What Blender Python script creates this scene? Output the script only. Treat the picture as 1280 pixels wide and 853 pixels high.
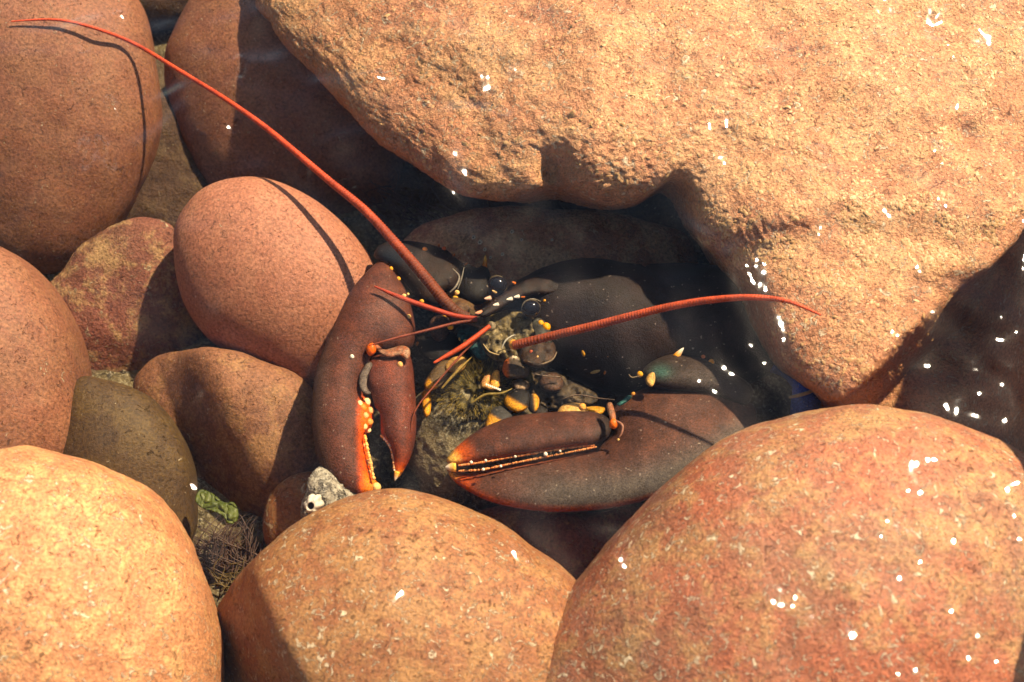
import bpy, bmesh, math, random
import numpy as np
from mathutils import Vector, Matrix, noise
from mathutils.bvhtree import BVHTree
from mathutils.geometry import delaunay_2d_cdt
random.seed(7); rng = np.random.default_rng(7)
for o in list(bpy.data.objects): bpy.data.objects.remove(o)
scene = bpy.context.scene

# ------------------------------------------------------------------ camera
TILT = math.radians(32)
TGT = Vector((0, 0, 0.06)); DIST = 0.72
cd = bpy.data.cameras.new('camera'); cam = bpy.data.objects.new('camera', cd)
scene.collection.objects.link(cam); scene.camera = cam
cam.location = TGT + DIST * Vector((0, -math.sin(TILT), math.cos(TILT)))
cam.rotation_euler = (TILT, 0, 0)
cd.lens = 50; cd.sensor_width = 36; cd.clip_start = 0.01; cd.clip_end = 100
cd.dof.use_dof = True; cd.dof.focus_distance = 0.70; cd.dof.aperture_fstop = 11
CR = Vector((1, 0, 0)); CU = Vector((0, math.cos(TILT), math.sin(TILT))); CF = Vector((0, math.sin(TILT), -math.cos(TILT)))
CL = cam.location.copy()
PW, PH = 1280, 853

# ------------------------------------------------------------------ light
SUN = Vector((0.46, 0.36, 0.80)).normalized()
w = bpy.data.worlds.new('World'); scene.world = w; w.use_nodes = True
nt = w.node_tree; nt.nodes.clear()
sky = nt.nodes.new('ShaderNodeTexSky'); sky.sky_type = 'NISHITA'; sky.sun_disc = False
sky.sun_elevation = math.asin(SUN.z); sky.sun_rotation = math.atan2(SUN.x, SUN.y)
bg = nt.nodes.new('ShaderNodeBackground'); bg.inputs[1].default_value = 0.11
wo = nt.nodes.new('ShaderNodeOutputWorld')
nt.links.new(sky.outputs[0], bg.inputs[0]); nt.links.new(bg.outputs[0], wo.inputs[0])
sl = bpy.data.lights.new('sun', 'SUN'); sl.energy = 5.0; sl.angle = math.radians(1.0); sl.color = (1.0, 0.93, 0.82)
so = bpy.data.objects.new('sun', sl); scene.collection.objects.link(so)
so.rotation_euler = (-SUN).to_track_quat('-Z', 'Y').to_euler(); so.location = SUN * 3
scene.view_settings.view_transform = 'Standard'; scene.view_settings.look = 'None'
scene.view_settings.gamma = 1; scene.view_settings.use_curve_mapping = False
scene.view_settings.exposure = 1.55
scene.view_settings.use_white_balance = True; scene.view_settings.white_balance_temperature = 7700; scene.view_settings.white_balance_tint = 10
scene.cycles.use_adaptive_sampling = True; scene.cycles.adaptive_threshold = 0.02
scene.cycles.use_denoising = True
scene.cycles.max_bounces = 4; scene.cycles.transparent_max_bounces = 12
scene.cycles.sample_clamp_indirect = 4.0
scene.cycles.caustics_reflective = False; scene.cycles.caustics_refractive = False

# ------------------------------------------------------------------ helpers: photo pixel -> direction -> point
def ray(px, py):
    k = 36 / 50 / PW
    return CF + CR * ((px - PW / 2) * k) - CU * ((py - PH / 2) * k)
def at(px, py, z):
    r = ray(px, py); return CL + r * ((z - CL.z) / r.z)
def atd(px, py, d): return CL + ray(px, py) * d
def depth_at(px, py, z): return (z - CL.z) / ray(px, py).z
PX = 36 / 50 / PW * 0.72          # metres per pixel near the lobster
def S(r, g, b, k=1.0):
    f = lambda c: ((c / 255 + .055) / 1.055) ** 2.4 if c > 10 else c / 255 / 12.92
    return np.array((f(r) * k, f(g) * k, f(b) * k))

COL = scene.collection
def mesh_obj(name, verts, faces, mat, parent=None, origin=None, col=None, smooth=True):
    origin = Vector(origin) if origin is not None else Vector(verts[0])
    v = np.asarray(verts, dtype=float) - np.array(origin)
    me = bpy.data.meshes.new(name)
    me.from_pydata(v.tolist(), [], faces if isinstance(faces, list) else faces.tolist())
    if smooth: me.polygons.foreach_set('use_smooth', [True] * len(me.polygons))
    if col is not None:
        a = me.color_attributes.new('Col', 'FLOAT_COLOR', 'POINT')
        c = np.ones((len(v), 4)); c[:, :3] = col
        a.data.foreach_set('color', c.ravel())
    me.materials.append(mat)
    me.update()
    o = bpy.data.objects.new(name, me); COL.objects.link(o)
    if parent is not None:
        o.parent = parent; o.location = origin - wloc(parent)
    else: o.location = origin
    return o
def wloc(o):
    l = Vector(o.location)
    while o.parent: o = o.parent; l = l + Vector(o.location)
    return l
def empty(name, loc):
    o = bpy.data.objects.new(name, None); COL.objects.link(o); o.location = loc; o.empty_display_size = .02; return o
def tag(o, label=None, cat=None, group=None, kind=None):
    if label: o['label'] = label
    if cat: o['category'] = cat
    if group: o['group'] = group
    if kind: o['kind'] = kind
    return o
def bvh(o):
    l = wloc(o)
    return BVHTree.FromPolygons([v.co + l for v in o.data.vertices], [tuple(p.vertices) for p in o.data.polygons])
def hit(tree, px, py, z=.06):
    h = tree.ray_cast(CL, ray(px, py).normalized())
    return (h[0], h[1]) if h[0] is not None else (at(px, py, z), -CF)

def spline(pts, step=3.0, closed=True):
    P = [np.array(p, float) for p in pts]; n = len(P); out = []
    for i in range(n if closed else n - 1):
        if closed: a, b, c, d = P[i - 1], P[i], P[(i + 1) % n], P[(i + 2) % n]
        else: a, b, c, d = P[max(i - 1, 0)], P[i], P[i + 1], P[min(i + 2, n - 1)]
        m = max(1, int(np.linalg.norm((c - b)[:2]) / step))
        for k in range(m):
            t = k / m
            out.append(.5 * ((2 * b) + (c - a) * t + (2 * a - 5 * b + 4 * c - d) * t * t + (3 * b - a - 3 * c + d) * t ** 3))
    if not closed: out.append(P[-1])
    return np.array(out)
def sstep(a, b, x):
    t = np.clip((x - a) / (b - a), 0, 1); return t * t * (3 - 2 * t)

def cube_sphere(n):
    idx = {}; V = []; F = []
    g = [math.tan((i / n - .5) * math.pi / 2) for i in range(n + 1)]
    def vid(p):
        k = tuple(round(c, 6) for c in p)
        if k not in idx:
            idx[k] = len(V); l = math.sqrt(sum(c * c for c in p)); V.append([c / l for c in p])
        return idx[k]
    for ax in range(3):
        for s in (-1, 1):
            for i in range(n):
                for j in range(n):
                    q = []
                    for (a, b) in ((i, j), (i + 1, j), (i + 1, j + 1), (i, j + 1)):
                        p = [0, 0, 0]; p[ax] = s; p[(ax + 1) % 3] = g[a]; p[(ax + 2) % 3] = g[b]; q.append(vid(p))
                    F.append(q if s > 0 else q[::-1])
    return np.array(V), F
_cs = {}
def blob(name, outline, zc, tf, mat, tb=None, n=44, center=None, e=1.0, amp=.0012, freq=28, octv=4, seed=0, fine=.0, shape=None, parent=None, ebk=1.0, tilt=None):
    """A closed stone: its outline seen from the camera at its own distance, domed by tf towards the viewer and reaching the seabed behind."""
    if n not in _cs: _cs[n] = cube_sphere(n)
    D, F = _cs[n]
    sp = spline(outline, 4.0)
    c = np.array(center, float) if center is not None else (sp.max(0) + sp.min(0)) / 2
    rel = sp - c; th = np.arctan2(rel[:, 1], rel[:, 0]); r = np.hypot(rel[:, 0], rel[:, 1])
    o = np.argsort(th); th, r = th[o], r[o]
    th = np.concatenate((th - 2 * math.pi, th, th + 2 * math.pi)); r = np.concatenate((r, r, r))
    u, v, ww = D[:, 0], -D[:, 1], D[:, 2]
    s = np.hypot(u, v); t = np.arctan2(v, u); R = np.interp(t, th, r)
    tg = np.linspace(-math.pi, math.pi, 361)[:-1]; Rg = np.interp(tg, th, r); kk = np.exp(-(np.arange(-40, 41) / 16.) ** 2); kk /= kk.sum()
    Rs = np.convolve(np.concatenate((Rg[-40:], Rg, Rg[:40])), kk, 'valid'); Rs = np.interp(t, np.concatenate((tg, [math.pi])), np.concatenate((Rs, Rs[:1])))
    R = Rs + (R - Rs) * s ** 5          # the small ins and outs of the rim fade out towards the middle
    px = c[0] + R * s * np.cos(t); py = c[1] + R * s * np.sin(t)
    if tb is None: tb = (zc + .012) / math.cos(TILT)
    dep = np.where(ww > 0, -tf * np.abs(ww) ** e, tb * np.abs(ww) ** ebk)
    if shape is not None: dep = dep + shape(px, py, ww)
    d0 = depth_at(c[0], c[1], zc); k = 36 / 50 / PW
    dl = d0 + (tilt(px, py) if tilt is not None else 0 * px)
    base = np.array(CL)[None] + dl[:, None] * (np.array(CF)[None] + np.outer((px - PW / 2) * k, CR) - np.outer((py - PH / 2) * k, CU))
    W = base + np.outer(dep, CF)
    # relief along approximate normals
    org = np.array(atd(c[0], c[1], d0))
    nr = np.outer(D[:, 0], CR) + np.outer(D[:, 1], CU) - np.outer(D[:, 2], CF)
    off = np.empty(len(W)); sv = Vector((seed * 3.7, seed * 1.3, seed * 9.1))
    for i in range(len(W)):
        p = Vector(W[i]) * freq + sv
        a = noise.fractal(p, 1.0, 2.0, octv) * amp
        if fine: a += (abs(noise.noise(p * 9)) - .25) * fine + noise.noise(p * 23) * fine * .5
        off[i] = a
    W = W + nr * off[:, None]
    ob = np.array((org[0], org[1], 0.0))
    return mesh_obj(name, W, F, mat, origin=ob, parent=parent)

def inflate(name, outline, z, thick, mat, parent, colf, grad=(0, 0), grid=3.2, back=1.0, seed=0, rough=0.0, rf=.08, pw=.5, bulge=None):
    """A shell part: photo outline set at its own height z (sloping by grad), swollen to both sides."""
    sp = spline(outline, grid)
    x0, y0 = sp.min(0) - 4; x1, y1 = sp.max(0) + 4
    st = max(1.0, max(x1 - x0, y1 - y0) / 130)
    gx = np.arange(x0, x1, st); gy = np.arange(y0, y1, st); X, Y = np.meshgrid(gx, gy)
    ins = np.zeros(X.shape, bool); m = len(sp)
    for i in range(m):
        a, b = sp[i], sp[(i + 1) % m]
        if a[1] == b[1]: continue
        cnd = ((a[1] > Y) != (b[1] > Y)) & (X < (b[0] - a[0]) * (Y - a[1]) / (b[1] - a[1]) + a[0])
        ins ^= cnd
    U = np.zeros(X.shape)
    for _ in range(700):
        V2 = .25 * (np.roll(U, 1, 0) + np.roll(U, -1, 0) + np.roll(U, 1, 1) + np.roll(U, -1, 1)) + .25
        U = np.where(ins, V2, 0)
    U /= U.max()
    def samp(p):
        fx = np.clip((p[:, 0] - x0) / st, 0, len(gx) - 1.001); fy = np.clip((p[:, 1] - y0) / st, 0, len(gy) - 1.001)
        i = fx.astype(int); j = fy.astype(int); a = fx - i; b = fy - j
        return (U[j, i] * (1 - a) + U[j, i + 1] * a) * (1 - b) + (U[j + 1, i] * (1 - a) + U[j + 1, i + 1] * a) * b
    pts = [Vector(p) for p in sp]
    hx = np.arange(x0, x1, grid); 
    cand = [(x + (grid / 2 if k % 2 else 0), y) for k, y in enumerate(np.arange(y0, y1, grid * .87)) for x in hx]
    cand = np.array(cand); u = samp(cand)
    for p, q in zip(cand, u):
        d = np.min(np.hypot(sp[:, 0] - p[0], sp[:, 1] - p[1]))
        if q > 0 and d > grid * .5: pts.append(Vector(p))
    res = delaunay_2d_cdt(pts, [(i, (i + 1) % m) for i in range(m)], [], 1, 1e-4)
    V = np.array([tuple(p) for p in res[0]]); F = [tuple(f) for f in res[2]]
    bound = set()
    ec = {}
    for f in F:
        for a in range(3):
            k = tuple(sorted((f[a], f[(a + 1) % 3]))); ec[k] = ec.get(k, 0) + 1
    for k, c_ in ec.items():
        if c_ == 1: bound.update(k)
    uu = np.clip(samp(V), 0, 1); isb = np.array([i in bound for i in range(len(V))]); uu[isb] = 0
    h = thick * uu ** pw
    if bulge is not None: h = h + bulge(V[:, 0], V[:, 1], uu) * uu
    if rough: h = h + np.array([noise.fractal(Vector((p[0] * rf + seed * 5, p[1] * rf, seed)), 1, 2, 3) for p in V]) * rough * np.minimum(uu * 4, 1)
    cx, cy = sp.mean(0)
    B = np.array([tuple(at(p[0], p[1], z + grad[0] * (p[0] - cx) + grad[1] * (p[1] - cy))) for p in V])
    top = B - np.outer(h, CF); bot = B + np.outer(h * back, CF)
    nV = len(V); mp = {}; VV = list(top); cc = colf(V[:, 0], V[:, 1], uu); cc = np.array(cc) if np.ndim(cc) > 1 else np.tile(cc, (nV, 1)); CC = list(cc)
    for i in range(nV):
        if isb[i]: mp[i] = i
        else: mp[i] = len(VV); VV.append(bot[i]); CC.append(cc[i])
    # orientation
    f = F[0]; nn = np.cross(top[f[1]] - top[f[0]], top[f[2]] - top[f[0]])
    flip = np.dot(nn, np.array(CF)) > 0
    FF = []
    for f in F:
        t = f[::-1] if flip else f
        FF.append(t); FF.append(tuple(mp[i] for i in t[::-1]))
    FF = [t for t in FF if len(set(t)) == 3]
    seen = set(); F3 = []
    for t in FF:
        k = tuple(sorted(t))
        if k in seen: continue
        seen.add(k); F3.append(t)
    org = at(cx, cy, z)
    return mesh_obj(name, np.array(VV), F3, mat, parent=parent, origin=org, col=np.array(CC))

def tube_data(path, radii, seg=10, cap=True, flat=1.0):
    P = [Vector(p) for p in path]; n = len(P); V = []; F = []
    T = [(P[min(i + 1, n - 1)] - P[max(i - 1, 0)]).normalized() for i in range(n)]
    N = T[0].orthogonal().normalized()
    for i in range(n):
        N = (N - T[i] * N.dot(T[i])).normalized(); B = T[i].cross(N)
        for k in range(seg):
            a = 2 * math.pi * k / seg
            V.append(tuple(P[i] + (N * math.cos(a) + B * math.sin(a) * flat) * radii[i]))
    for i in range(n - 1):
        for k in range(seg):
            a = i * seg + k; b = i * seg + (k + 1) % seg
            F.append((a, b, b + seg, a + seg))
    if cap:
        F.append(tuple(range(seg))[::-1]); F.append(tuple((n - 1) * seg + k for k in range(seg)))
    return V, F
def px_path(pts, step=3.0):
    q = spline(pts, step, closed=False)
    return [at(p[0], p[1], p[2]) for p in q], q
def px_tube(name, pts, mat, parent, col, seg=10, step=3.0, ring=0, colf=None, label=None):
    """pts: (px, py, z, radius in px)"""
    path, q = px_path(pts, step)
    rad = [max(.15, r) * PX for r in q[:, 3]]
    if ring: rad = [r * (1 + (.06 if (i // 2) % 2 else -.04)) for i, r in enumerate(rad)]
    V, F = tube_data(path, rad, seg)
    c = np.repeat(np.array([col] * len(path)) if colf is None else np.array([colf(i / (len(path) - 1), p) for i, p in enumerate(q)]), seg, 0)
    return mesh_obj(name, V, F, mat, parent=parent, origin=path[0], col=c)
def ell_data(c, rx, ry=None, rz=None, nu=10, nv=7, rot=None):
    ry = ry or rx; rz = rz or rx; V = []; F = []
    for j in range(nv + 1):
        ph = math.pi * j / nv
        for i in range(nu):
            t = 2 * math.pi * i / nu
            p = Vector((rx * math.sin(ph) * math.cos(t), ry * math.sin(ph) * math.sin(t), rz * math.cos(ph)))
            if rot is not None: p = rot @ p
            V.append(tuple(Vector(c) + p))
    for j in range(nv):
        for i in range(nu):
            F.append((j * nu + i, (j + 1) * nu + i, (j + 1) * nu + (i + 1) % nu, j * nu + (i + 1) % nu))
    return V, F
def bead(name, c, r, mat, parent, col, stretch=1.0, dirv=None):
    rot = dirv.to_track_quat('Z', 'Y').to_matrix() if dirv is not None else None
    V, F = ell_data(c, r * random.uniform(.85, 1.05), r * random.uniform(.85, 1.05), r * stretch, rot=rot)
    V = [tuple(Vector(c) + (Vector(v) - Vector(c)) * (1 + .12 * noise.noise(Vector(v) * 900))) for v in V]
    return mesh_obj(name, V, F, mat, parent=parent, origin=c, col=np.tile(col, (len(V), 1)))
def cone(name, c, d, r, l, mat, parent, c0, c1):
    path = [Vector(c) + d * (l * t) for t in (-.3, 0, .35, .7, .93, 1)]
    V, F = tube_data(path, [r * 1.1, r, r * .8, r * .48, r * .2, r * .05], 8)
    cc = np.repeat(np.array([c0, c0, c0 * .7 + c1 * .3, c1, c1, c1]), 8, 0)
    return mesh_obj(name, V, F, mat, parent=parent, origin=c, col=cc)

# ------------------------------------------------------------------ materials
class NT:
    def __init__(s, name):
        s.m = bpy.data.materials.new(name); s.m.use_nodes = True; s.t = s.m.node_tree; s.t.nodes.clear()
        s.out = s.t.nodes.new('ShaderNodeOutputMaterial')
    def n(s, typ, **kw):
        x = s.t.nodes.new(typ)
        for k, v in kw.items():
            if hasattr(x, k) and not k.startswith('i_'): setattr(x, k, v)
        return x
    def set(s, node, **kw):
        for k, v in kw.items():
            node.inputs[k.replace('_', ' ')].default_value = v
        return node
    def l(s, a, b): s.t.links.new(a, b)
    def noise(s, vec, scale, detail=4, rough=.55, dist=0.0):
        x = s.t.nodes.new('ShaderNodeTexNoise'); s.l(vec, x.inputs['Vector'])
        x.inputs['Scale'].default_value = scale; x.inputs['Detail'].default_value = detail; x.inputs['Roughness'].default_value = rough
        x.inputs['Distortion'].default_value = dist; return x.outputs['Fac']
    def ramp(s, fac, a, b, ca=(0, 0, 0), cb=(1, 1, 1)):
        x = s.t.nodes.new('ShaderNodeValToRGB'); s.l(fac, x.inputs[0])
        if a > b: a, b, ca, cb = b, a, cb, ca
        x.color_ramp.elements[0].position = a; x.color_ramp.elements[1].position = b
        x.color_ramp.elements[0].color = (*ca, 1); x.color_ramp.elements[1].color = (*cb, 1)
        return x.outputs[0]
    def mix(s, fac, a, b, blend='MIX'):
        x = s.t.nodes.new('ShaderNodeMix'); x.data_type = 'RGBA'; x.blend_type = blend
        for v, k in ((fac, 0), (a, 6), (b, 7)):
            if hasattr(v, 'links') or hasattr(v, 'is_linked'): s.l(v, x.inputs[k])
            elif k == 0: x.inputs[0].default_value = v
            else: x.inputs[k].default_value = (*[float(q) for q in v][:3], 1)
        return x.outputs[2]
    def math(s, op, a, b=0.0):
        x = s.t.nodes.new('ShaderNodeMath'); x.operation = op
        for v, k in ((a, 0), (b, 1)):
            if hasattr(v, 'is_linked'): s.l(v, x.inputs[k])
            else: x.inputs[k].default_value = v
        return x.outputs[0]
    def coords(s, off=(0, 0, 0)):
        g = s.t.nodes.new('ShaderNodeTexCoord'); m = s.t.nodes.new('ShaderNodeMapping')
        s.l(g.outputs['Object'], m.inputs[0]); m.inputs[1].default_value = off; return m.outputs[0]
    def bump(s, h, dist, strength=1.0, prev=None):
        b = s.t.nodes.new('ShaderNodeBump'); b.inputs['Distance'].default_value = dist; b.inputs['Strength'].default_value = strength
        s.l(h, b.inputs['Height'])
        if prev is not None: s.l(prev, b.inputs['Normal'])
        return b.outputs[0]
    def principled(s, col, rough, bump=None, spec=.4):
        p = s.t.nodes.new('ShaderNodeBsdfPrincipled')
        if hasattr(col, 'is_linked'): s.l(col, p.inputs['Base Color'])
        else: p.inputs['Base Color'].default_value = (*[float(q) for q in col], 1)
        if hasattr(rough, 'is_linked'): s.l(rough, p.inputs['Roughness'])
        else: p.inputs['Roughness'].default_value = rough
        p.inputs['Specular IOR Level'].default_value = spec
        if bump is not None: s.l(bump, p.inputs['Normal'])
        s.l(p.outputs[0], s.out.inputs[0]); return p

def stone_mat(name, base, base2, film, filmamt=.45, speck=.5, dark=.5, pits=.6, seed=0, bumpd=.0006, coarse=.0, up=False):
    t = NT(name); c = t.coords((seed * 1.7, seed * .9, seed * 2.3))
    big = t.noise(c, 13, 4, .6, .5); med = t.noise(c, 75, 6, .72, .2); fine = t.noise(c, 650, 3, .7)
    col = t.mix(t.ramp(big, .35, .65), base, base2)
    # algal film in ragged soft patches
    f = t.math('MULTIPLY', t.ramp(t.math('ADD', t.math('MULTIPLY', big, .3), t.math('MULTIPLY', med, .8)), .52, .62), filmamt)
    if up:
        ge = t.n('ShaderNodeNewGeometry'); sx = t.n('ShaderNodeSeparateXYZ'); t.l(ge.outputs['Normal'], sx.inputs[0])
        f = t.math('MULTIPLY', f, t.ramp(sx.outputs[2], .35, .85, (.35,) * 3, (1,) * 3))
    col = t.mix(f, col, film)
    # dark stains where the coarse noise dips
    col = t.mix(t.math('MULTIPLY', t.ramp(med, .43, .30), .75 * dark), col, tuple(q * .4 for q in base))
    # grain of the sandstone
    g = t.ramp(fine, .30, .70, (.50, .48, .46), (1.45, 1.42, 1.36))
    col = t.mix(1.0, col, g, 'MULTIPLY')
    # pale fibres and flecks, tiny dark pits: the two tails of one ragged noise
    fl = t.noise(c, 230, 5, .74, 1.2)
    sp = t.ramp(fl, .665 - .06 * speck, .715 - .06 * speck); pt = t.ramp(fl, .40, .33)
    col = t.mix(t.math('MULTIPLY', sp, .75), col, (.62, .50, .34))
    col = t.mix(t.math('MULTIPLY', pt, .7 * pits), col, tuple(q * .3 for q in base))
    h = t.math('SUBTRACT', t.math('ADD', fine, t.math('MULTIPLY', sp, .8)), t.math('MULTIPLY', pt, .8))
    if coarse: h = t.math('ADD', h, t.math('MULTIPLY', med, coarse / bumpd * 1.6))
    t.principled(col, .62, t.bump(h, bumpd), .3)
    return t.m

M = {}
K = .72
M['boulder_big'] = stone_mat('big_boulder_rock', S(194, 130, 96, K), S(206, 148, 106, K), S(228, 180, 130, K), .55, 1.6, .7, 1.0, 1, .0009, .0026, True)
M['A'] = stone_mat('pale_orange_rock', S(204, 140, 98, K), S(198, 130, 90, K), S(224, 178, 120, K), .55, 1.5, .45, .7, 2, .0007, .0008)
M['B'] = stone_mat('brown_orange_rock', S(164, 108, 72, K), S(150, 96, 64, K), S(186, 144, 94, K), .5, 1.5, .35, .7, 3, .0006, .0004)
M['C'] = stone_mat('red_mottled_rock', S(178, 102, 72, K), S(148, 108, 82, K), S(190, 148, 98, K), .6, 1.5, .6, .7, 4, .0007, .0008)
M['E'] = stone_mat('brown_rock', S(154, 100, 76, K), S(136, 88, 68, K), S(172, 128, 94, K), .25, .5, .3, .7, 5, .0005)
M['G'] = stone_mat('pinkish_smooth_rock', S(184, 122, 98, K), S(176, 114, 92, K), S(212, 164, 132, K), .15, .2, .12, .8, 6, .0004)
M['H'] = stone_mat('dull_brown_rock', S(156, 108, 82, K), S(134, 92, 70, K), S(190, 150, 100, K), .35, .4, .55, .6, 7, .0006, .0006)
M['I'] = stone_mat('olive_rock', S(92, 70, 42, K), S(78, 58, 38, K), S(116, 94, 56, K), .4, .3, .3, .5, 8, .0005)
M['J'] = stone_mat('gritty_pink_rock', S(156, 96, 84, K), S(128, 92, 70, K), S(200, 164, 120, K), .8, 1.0, .6, .8, 9, .0012, .001)
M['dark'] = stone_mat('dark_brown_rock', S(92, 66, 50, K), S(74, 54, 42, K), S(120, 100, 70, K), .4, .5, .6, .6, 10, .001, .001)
M['cave'] = stone_mat('cave_rock', S(196, 136, 108, K), S(168, 116, 92, K), S(220, 188, 150, K), .7, 1.0, .6, .7, 11, .0012, .0012)

def crust_mat():
    t = NT('barnacle_crust'); c = t.coords()
    a = t.noise(c, 160, 6, .75, .5); b = t.noise(c, 420, 4, .7)
    col = t.mix(t.ramp(a, .42, .58), S(60, 52, 44, K), S(190, 180, 160, K))
    col = t.mix(t.math('MULTIPLY', t.ramp(b, .5, .7), .7), col, S(235, 228, 210, K))
    col = t.mix(t.ramp(t.noise(c, 300, 3), .60, .66), col, S(30, 24, 20, K))
    t.principled(col, .7, t.bump(t.math('ADD', a, b), .0016), .3); return t.m
M['crust'] = crust_mat()
def seabed_mat():
    t = NT('seabed_grit'); c = t.coords()
    a = t.noise(c, 70, 6, .75, .4); b = t.noise(c, 500, 4, .7)
    col = t.mix(t.ramp(a, .38, .62), S(70, 62, 46, K), S(150, 134, 100, K))
    col = t.mix(t.math('MULTIPLY', t.ramp(b, .5, .68), .8), col, S(205, 196, 165, K))
    col = t.mix(t.math('MULTIPLY', t.ramp(t.noise(c, 26, 3), .5, .6), .6), col, S(84, 58, 52, K))
    t.principled(col, .75, t.bump(t.math('ADD', a, b), .0015), .3); return t.m
M['seabed'] = seabed_mat()
def shell_mat(name, rough=.5, speckle=.35, coat=.0, tone=None):
    t = NT(name); c = t.coords()
    at_ = t.n('ShaderNodeVertexColor'); at_.layer_name = 'Col'
    n1 = t.noise(c, 110, 5, .7); n2 = t.noise(c, 1100, 3, .75)
    col = t.mix(1.0, at_.outputs[0], t.ramp(n1, .3, .7, (.55, .52, .50), (1.35, 1.33, 1.30)), 'MULTIPLY')
    col = t.mix(1.0, col, t.ramp(n2, .32, .68, (1 - speckle,) * 3, (1 + speckle,) * 3), 'MULTIPLY')
    if tone: col = t.mix(1.0, col, tone, 'MULTIPLY')
    if speckle > .4: col = t.mix(t.math('MULTIPLY', t.ramp(t.noise(c, 480, 2, .5), .70, .74), .5), col, (.34, .27, .22))
    p = t.principled(col, rough, t.bump(t.math('ADD', t.math('MULTIPLY', n1, .8), t.math('MULTIPLY', n2, .5)), .0006), .22)
    p.inputs['Coat Weight'].default_value = coat; p.inputs['Coat Roughness'].default_value = .25
    return t.m
M['shell'] = shell_mat('lobster_shell', .6, .6, 0, (.78, .66, .58))
M['bead'] = shell_mat('lobster_tubercle', .4, .12, .1)
M['feeler'] = shell_mat('antenna_shell', .5, .25)
M['soft'] = shell_mat('lobster_soft_tissue', .55, .5)
def eye_mat():
    t = NT('eye_black'); t.principled((.008, .008, .012), .12, None, .3); return t.m
M['eye'] = eye_mat()
def weed_mat(name, c1, c2, tr=.3):
    t = NT(name); c = t.coords(); n = t.noise(c, 150, 4, .7)
    p = t.principled(t.mix(t.ramp(n, .35, .65), c1, c2), .5, t.bump(n, .0006), .35)
    return t.m
M['green'] = weed_mat('green_weed', S(66, 80, 32, K), S(96, 106, 48, K))
M['redweed'] = weed_mat('red_weed', S(66, 46, 44, K), S(104, 80, 72, K))
M['tanweed'] = weed_mat('tan_weed', S(110, 92, 52, K), S(84, 68, 40, K))
M['fuzz'] = weed_mat('algal_turf', S(212, 168, 116, K), S(186, 140, 92, K))

def water_mat():
    t = NT('rippled_water')
    lw = t.n('ShaderNodeLayerWeight'); lw.inputs[0].default_value = .5
    fr = t.math('ADD', t.math('MULTIPLY', t.math('POWER', lw.outputs['Facing'], 5.0), .9), .013)
    tr = t.n('ShaderNodeBsdfTransparent'); gl = t.n('ShaderNodeBsdfGlossy'); gl.inputs['Roughness'].default_value = .03
    mx = t.n('ShaderNodeMixShader'); t.l(fr, mx.inputs[0]); t.l(tr.outputs[0], mx.inputs[1]); t.l(gl.outputs[0], mx.inputs[2])
    t.l(mx.outputs[0], t.out.inputs[0])
    va = t.n('ShaderNodeVolumeAbsorption'); va.inputs['Color'].default_value = (.70, .66, .57, 1); va.inputs['Density'].default_value = 5.0
    if SCATTER:
        vs = t.n('ShaderNodeVolumeScatter'); vs.inputs['Color'].default_value = (.9, .8, .66, 1); vs.inputs['Density'].default_value = SCATTER
        ad = t.n('ShaderNodeAddShader'); t.l(va.outputs[0], ad.inputs[0]); t.l(vs.outputs[0], ad.inputs[1]); t.l(ad.outputs[0], t.out.inputs['Volume'])
    else: t.l(va.outputs[0], t.out.inputs['Volume'])
    return t.m
SCATTER = 0
M['water'] = water_mat()

# ------------------------------------------------------------------ setting
def grid_sheet(name, x0, x1, y0, y1, nx, ny, zf, mat):
    xs = np.linspace(x0, x1, nx); ys = np.linspace(y0, y1, ny)
    V = [(x, y, zf(x, y)) for y in ys for x in xs]
    F = [(j * nx + i, j * nx + i + 1, (j + 1) * nx + i + 1, (j + 1) * nx + i) for j in range(ny - 1) for i in range(nx - 1)]
    return V, F
def sea_z(x, y):
    return noise.fractal(Vector((x * 18, y * 18, 3)), 1, 2, 5) * .006 + noise.noise(Vector((x * 160, y * 160, 1))) * .0012
V, F = grid_sheet('seabed', -.75, .75, -.65, .8, 260, 250, sea_z, None)
tag(mesh_obj('seabed', V, F, M['seabed'], origin=(0, 0, 0)), kind='structure')

WZ = .212
# added wavelets, each tilted to mirror the sun at the camera as a glint
GLINT_WAVES = []
for px, py, sx, sy, an in ((1112, 6, .009, .009, 0), (1168, 22, .010, .010, 0), (1227, 46, .010, .010, 0), (1284, 54, .009, .009, 0), (577, 204, .0062, .015, 18), (610, 106, .0055, .013, 32), (1026, 191, .004, .006, 70), (478, 97, .007, .003, 0),
                       (106, 192, .0022, .007, 10), (132, 190, .0018, .008, 28), (142, 134, .0018, .006, 30), (300, 84, .0018, .005, 10), (288, 160, .0018, .003, 40), (20, 496, .0018, .004, 0), (54, 502, .0018, .004, 0), (120, 346, .0018, .003, 20), (104, 60, .002, .003, 30), (385, 214, .0018, .003, 0),
                       (652, 692, .0022, .007, 40), (492, 752, .0022, .007, -40), (690, 770, .002, .006, -40), (1062, 786, .003, .004, 30), (1168, 186, .004, .005, 20), (830, 45, .004, .0025, 0), (240, 605, .002, .003, 0), (150, 20, .002, .003, 40), (250, 492, .0018, .003, 0)):
    c = at(px, py, WZ); hv = SUN + (CL - c).normalized()
    GLINT_WAVES.append((c, sx, sy, -hv.x / hv.z, -hv.y / hv.z, math.cos(math.radians(an)), math.sin(math.radians(an))))
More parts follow.
